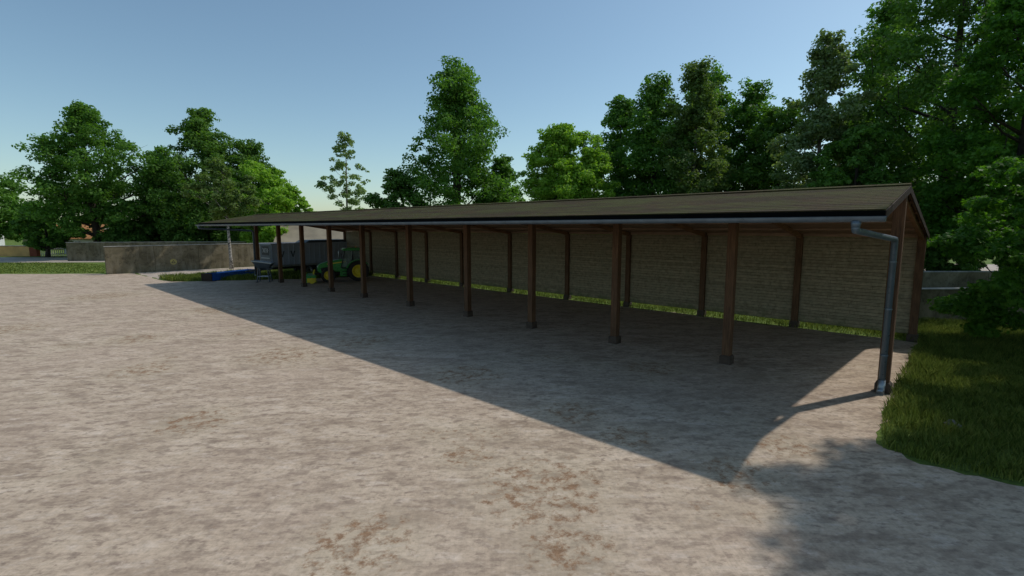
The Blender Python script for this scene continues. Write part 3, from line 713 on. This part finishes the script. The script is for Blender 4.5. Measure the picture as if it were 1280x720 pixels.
PROF = {
 'oak':   lambda t: (math.sin(PI*min(1, t*.92+.10))**.6)*(1-.55*t**1.6),
 'cone':  lambda t: (1-t)**.72*.98+.06,
 'round': lambda t: math.sqrt(max(0, 1-(2*t-.92)**2/1.18)),
 'column':lambda t: .55+.45*math.sin(PI*t) - .35*t**3,
 'spread':lambda t: 1.0-.35*t**2.5,
}
def tree(x, y, H, R, label, prof='oak', cb=.18, ncl=46, npuff=9, nl=46, leaf=.42, mat='leaf_mid', bark='bark', seed=1, psize=.24, tr=.30,
         shape=SPRAY, name='tree', lean=(0,0), flat=.72, group=None, cat='tree', bmin=.30, sub=1.0, stems=1, skew=0):
    rng = np.random.default_rng(seed); rd = random.Random(seed)
    root = empty(name, (x, y, 0), 0, label, cat, group)
    f = PROF[prof]; zc = lambda t: H*(cb+(1-cb)*t)
    C = []; 
    for i in range(ncl):
        t = ((i+.5)/ncl)**.88; t = min(.985, max(0, t+rd.uniform(-.04,.04)))
        a = i*2.399963+rd.uniform(-.5,.5)
        asym = 1+.22*math.sin(a*1.0+seed)+.16*math.sin(2*a+seed*2.3+t*5)
        r = R*f(t)*asym*(bmin+(1-bmin)*rd.random()**.42)
        r = max(0, r-R*psize*.30)*1.12
        C.append((r*math.cos(a)+lean[0]*t, r*math.sin(a)+lean[1]*t, zc(t)-.02*H*rd.random(), t))
    C = np.array(C)
    rad = (R*.6+H*.16)*psize*1.22*rng.uniform(.72,1.25,len(C))*(1-.42*C[:,3])
    # sub-puffs break up each clump
    PC = []; PR = []
    for (cx, cy, cz, t), r in zip(C, rad):
        for j in range(npuff):
            d = rng.normal(size=3); d /= np.linalg.norm(d); q = r*rng.uniform(.45,1.25)
            PC.append((cx+d[0]*q, cy+d[1]*q, max(.3, cz+d[2]*q*flat+.1*r))); pr = r*rng.uniform(.34,.66)*sub; PR.append((pr, pr, pr*.62))
    PC = np.array(PC); PR = np.array(PR)
    kz = H/np.max(PC[:,2]+PR[:,2]*.8); PC[:,2] *= kz; C[:,2] *= kz
    rx = np.hypot(PC[:,0]-lean[0]*.5, PC[:,1]-lean[1]*.5)+PR[:,0]*.7; kr = R/np.percentile(rx, 93); PC[:,:2] *= kr; C[:,:2] *= kr
    V, F, at = leafcloud(rng, PC, PR, nl, leaf, shape)
    # trunk
    tm = MB(); npt = 9; path = []; rr = []
    for i in range(npt):
        q = i/(npt-1); path.append((lean[0]*max(0,(q-cb)) + .10*R*.25*math.sin(q*5+seed), lean[1]*max(0,(q-cb)) + .1*R*.25*math.cos(q*4+seed*2), H*.93*q-.1)); rr.append(tr*(1-q)**.8*(1+.35*math.exp(-q*22))+.025)
    tm.tube(path, rr, 10)
    if stems > 1:
        for sidx in range(stems-1):
            a = sidx*2.2+seed; p2 = [(path[i][0]+math.cos(a)*.18*R*(i/4)**.7*(.6), path[i][1]+math.sin(a)*.18*R*(i/4)**.7*.6, path[i][2]) for i in range(npt-2)]
            tm.tube(p2, [q*.7 for q in rr[:npt-2]], 8)
    tm.build('trunk', M[bark], root)
    bm = MB()
    for i in range(0, len(C)):
        if i % 2 and len(C) > 24: continue
        cx, cy, cz, t = C[i]; r = math.hypot(cx, cy)
        zs = max(H*cb*.75, cz-r*rd.uniform(.35,.8)-.3); zs = min(zs, cz); q = min(.98, (zs+.1)/(H*.93)); k = q*(npt-1); k0 = int(min(npt-2, k)); fr = k-k0
        s0 = Vector(path[k0]).lerp(Vector(path[k0+1]), fr); e0 = Vector((cx, cy, cz)); mid = s0.lerp(e0, .5)+Vector((rd.uniform(-.1,.1)*r, rd.uniform(-.1,.1)*r, -.06*r))
        b0 = max(.03, tr*(1-q)**.8*.5)
        bm.tube([s0, mid, e0], [b0, b0*.6, b0*.22], 6, False)
        for j in range(2):
            d = Vector((rd.uniform(-1,1), rd.uniform(-1,1), rd.uniform(-.1,1))).normalized()*rad[i]*1.1
            bm.tube([mid.lerp(e0,.4), e0+d], [b0*.35, b0*.1], 5, False)
    bm.build('branches', M[bark], root)
    npmesh('crown', V, F, M[mat], root, at)
    return root
def at(px, D): return ((px-640)/619*D, D)      # photo column and distance -> ground position
def TH(ytop, D): return 5+(285-(ytop+11))/619*D

# left group
def T_(px, ytop, D, halfpx, label, **k):
    k.setdefault('group', 'trees and shrubs at the far left' if px < 400 else 'trees and shrubs behind the shed')
    x, y = at(px, D); return tree(x, y, TH(ytop, D), halfpx/619*D, label, **k)
T_(-8, 203, 104, 62, 'broad maple cut by the left edge of the photo', prof='round', cb=.2, mat='leaf_mid', seed=11, ncl=50, leaf=.5)
T_(60, 248, 84, 40, 'small leafy tree beside the road, in front of the ochre wall', prof='round', cb=.22, mat='leaf_mid', seed=12, ncl=34, leaf=.42)
T_(122, 124, 82, 76, 'tall pyramidal tree with dark trunk behind the far concrete wall', prof='oak', cb=.19, mat='leaf_mid', seed=13, ncl=78, leaf=.42, npuff=9, psize=.22, tr=.55, bmin=.2)
T_(215, 176, 92, 38, 'dark tree left of the tallest one in the clump behind the concrete walls', prof='column', cb=.08, mat='leaf_mid', seed=14, ncl=44, psize=.34)
T_(263, 130, 88, 66, 'tallest dark broadleaf tree in the clump behind the concrete walls', prof='oak', cb=.08, mat='leaf_dark', seed=15, ncl=70, psize=.26, tr=.5)
T_(322, 166, 92, 40, 'dark tree right of the tallest one in the clump behind the concrete walls', prof='column', cb=.08, mat='leaf_dark', seed=16, ncl=44, psize=.34)
T_(338, 194, 80, 44, 'bright yellow-green tree above the far end of the shed roof', prof='round', cb=.10, mat='leaf_light', seed=17, ncl=44, psize=.28)
T_(378, 236, 98, 20, 'small pale tree at the right foot of the bright yellow-green one', prof='round', cb=.1, mat='leaf_light', seed=18, ncl=22, psize=.36)
T_(170, 262, 84, 40, 'low dark shrub behind the far concrete wall, right of the tall pyramidal tree', prof='spread', cb=.03, mat='leaf_dark', seed=19, ncl=30, psize=.3, tr=.12, name='shrub', cat='shrub')
T_(240, 268, 84, 44, 'low dark shrub behind the concrete walls, under the tallest tree of the clump', prof='spread', cb=.03, mat='leaf_dark', seed=20, ncl=30, psize=.3, tr=.12, name='shrub', cat='shrub')
# birch standing beside the near wall, thin and sparse
tree(*at(288, 60), TH(188, 60), 36/619*60, 'slender sparse birch with mottled white trunk in front of the concrete wall', prof='oak', cb=.52, ncl=34, npuff=6, nl=44, leaf=.28, mat='leaf_brown', bark='birch', seed=21, psize=.26, tr=.17, name='birch_tree', lean=(-.9,.1), sub=.9)
# broken limb leaning from birch
T_(437, 158, 112, 30, 'thin open tree standing alone against the sky above the roof', prof='oak', cb=.34, mat='leaf_grey', bark='bark_pale', seed=22, ncl=26, npuff=5, nl=26, leaf=.5, psize=.26, tr=.26, sub=.9)
T_(574, 72, 64, 68, 'tallest tree behind the shed with forked dark trunk', prof='cone', cb=.26, mat='leaf_mid', seed=23, ncl=56, leaf=.36, psize=.27, tr=.48, stems=2, bmin=.15)
T_(505, 203, 62, 46, 'bushy dark tree to the left of the tallest tree behind the shed', prof='round', cb=.05, mat='leaf_dark', seed=24, ncl=36, leaf=.36, psize=.3)
T_(628, 186, 66, 34, 'bushy tree between the tallest tree and the pale green one', prof='column', cb=.05, mat='leaf_mid', seed=25, ncl=34, leaf=.36, psize=.34)
T_(700, 149, 55, 56, 'round pale green tree behind the middle of the shed roof', prof='round', cb=.06, mat='leaf_light', seed=26, ncl=110, leaf=.27, psize=.27, npuff=10, nl=64, bmin=.1)
T_(772, 116, 64, 40, 'dark narrow tree right behind the pale green one', prof='column', cb=.1, mat='leaf_mid', seed=27, ncl=50, leaf=.34, psize=.33, tr=.3)
T_(812, 92, 60, 46, 'mid green tree at the left of the wood behind the shed', prof='column', cb=.08, mat='leaf_mid', seed=28, ncl=56, leaf=.34, psize=.3, tr=.3)
T_(862, 74, 57, 46, 'tall tree with pale trunk and brownish crown in the wood behind the shed', prof='oak', cb=.24, mat='leaf_brown', bark='bark_pale', seed=29, ncl=46, leaf=.30, psize=.27, tr=.24)
T_(880, 80, 66, 70, 'wide dark tree rising behind the brownish one', prof='oak', cb=.05, mat='leaf_mid', seed=30, ncl=70, leaf=.36, psize=.26)
T_(930, 98, 62, 50, 'dark green tree right of the brownish one in the wood', prof='column', cb=.05, mat='leaf_mid', seed=31, ncl=56, leaf=.34, psize=.3)
T_(966, 122, 56, 46, 'shorter dark tree just left of the grey-green one', prof='round', cb=.04, mat='leaf_dark', seed=32, ncl=46, leaf=.32, psize=.3)
T_(1016, 42, 46, 58, 'tall grey-green tree with thin upright trunk above the right end of the roof', prof='oak', cb=.1, mat='leaf_grey', bark='bark_pale', seed=33, ncl=74, leaf=.26, psize=.22, tr=.24, npuff=9)
T_(1090, -8, 58, 74, 'very tall dark tree reaching the top of the photo behind the grey-green one', prof='oak', cb=.05, mat='leaf_mid', seed=34, ncl=80, leaf=.36, psize=.24, tr=.45)
T_(1060, 150, 42, 60, 'low bushy tree behind the right end of the shed roof', prof='round', cb=.04, mat='leaf_mid', seed=35, ncl=52, leaf=.28, psize=.26)
T_(1170, -130, 44, 105, 'huge dark tree filling the sky to the right of the roof end', prof='oak', cb=.16, mat='leaf_dark', seed=36, ncl=96, leaf=.30, psize=.22, tr=.5)
T_(1262, -60, 33, 90, 'dark trunked maple behind the leafy bush at the right edge', prof='oak', cb=.20, mat='leaf_maple', seed=37, ncl=80, leaf=.26, psize=.22, tr=.42, shape=MAPLE)
T_(1180, 236, 40, 40, 'dark shrub beyond the second wall behind the shed', prof='spread', cb=.16, mat='leaf_dark', seed=38, ncl=26, leaf=.26, psize=.28, tr=.12, name='shrub', cat='shrub')
T_(1330, 60, 42, 110, 'dark tree whose crown leans in from the right edge behind the maple', prof='round', cb=.08, mat='leaf_dark', seed=39, ncl=60, leaf=.32, psize=.26, tr=.4)
# near trees at the right edge
tree(20.4, 11.3, 17.5, 7.7, 'overhanging maple with big leaves at the top right corner', prof='round', cb=.36, ncl=70, npuff=10, nl=72, leaf=.27, mat='leaf_maple', seed=40, psize=.22, tr=.38, shape=MAPLE, name='maple_tree')
tree(23.4, 20.4, 8.2, 4.5, 'leafy green bush reaching down to the grass at the right edge', prof='spread', cb=.10, ncl=50, npuff=9, nl=60, leaf=.20, mat='leaf_maple', seed=41, psize=.24, tr=.10, shape=MAPLE, name='bush', cat='bush', bmin=.2)

# far-off wood on the horizon
rng = np.random.default_rng(77); C = []; R_ = []
for i in range(900):
    a = rng.uniform(-1.15, 1.2); D = rng.uniform(270, 330); hx_ = 9+5*math.sin(a*9)+3*math.sin(a*23+1)
    z = rng.uniform(1, max(4, hx_)); C.append((D*math.sin(a), D*math.cos(a), z)); r = rng.uniform(2.5, 5); R_.append((r, r, r*.7))
V, F, at_ = leafcloud(rng, np.array(C), np.array(R_), 60, 1.6, RHOMB)
o = npmesh('distant_wood', V, F, M['leaf_dark'], None, at_); tag(o, 'far-off wood along the horizon', 'wood', kind='stuff')

# small stones in the grass
for (x, y, s, lab) in ((11.02, 11.9, .16, 'small grey stone half hidden in the long grass'),):
    m = bpy.data.meshes.new('stone'); import bmesh
    b = bmesh.new(); bmesh.ops.create_icosphere(b, subdivisions=3, radius=s)
    for v in b.verts:
        k = 1+.18*math.sin(v.co.x*23+1)+.15*math.sin(v.co.y*31)+.1*math.sin(v.co.z*41); v.co *= k; v.co.z *= .6
    b.to_mesh(m); b.free(); m.materials.append(M['stone']); so = bpy.data.objects.new('stone', m); so.location = (x, y, .10); COL.objects.link(so); tag(so, lab, 'stone')

# ------------------------------------------------------------------ light, sky, camera
w = bpy.data.worlds.new('World'); S.world = w; w.use_nodes = True; nt = w.node_tree
sky = nt.nodes.new('ShaderNodeTexSky'); sky.sky_type = 'NISHITA'; sky.sun_disc = False
SD = Vector((-.577, -.249, -.778)).normalized()
elev = math.asin(-SD.z); az = math.atan2(-SD.x, -SD.y)
sky.sun_elevation = elev; sky.sun_rotation = az
sky.air_density = 1.0; sky.dust_density = .9; sky.ozone_density = 2.4; sky.altitude = 100
bg = nt.nodes['Background']; bg.inputs['Strength'].default_value = .135
nt.links.new(mix(nt, 1.0, sky.outputs[0], (.92,.98,.88), 'MULTIPLY'), bg.inputs['Color'])
sl = bpy.data.lights.new('sun', 'SUN'); sl.energy = 2.25; sl.angle = math.radians(1.0); sl.color = (1, .955, .89)
so = bpy.data.objects.new('sun', sl); COL.objects.link(so); so.rotation_euler = SD.to_track_quat('-Z', 'Y').to_euler()
cam = bpy.data.cameras.new('camera'); cam.sensor_width = 36; cam.lens = 619/1280*36; cam.clip_end = 6000; cam.clip_start = .1
co = bpy.data.objects.new('camera', cam); COL.objects.link(co); co.location = (0, 0, 5); co.rotation_euler = (PI/2-.1217, 0, 0)
S.camera = co
S.view_settings.view_transform = 'Standard'; S.view_settings.look = 'None'; S.view_settings.gamma = 1; S.view_settings.exposure = .02
S.view_settings.use_curve_mapping = False
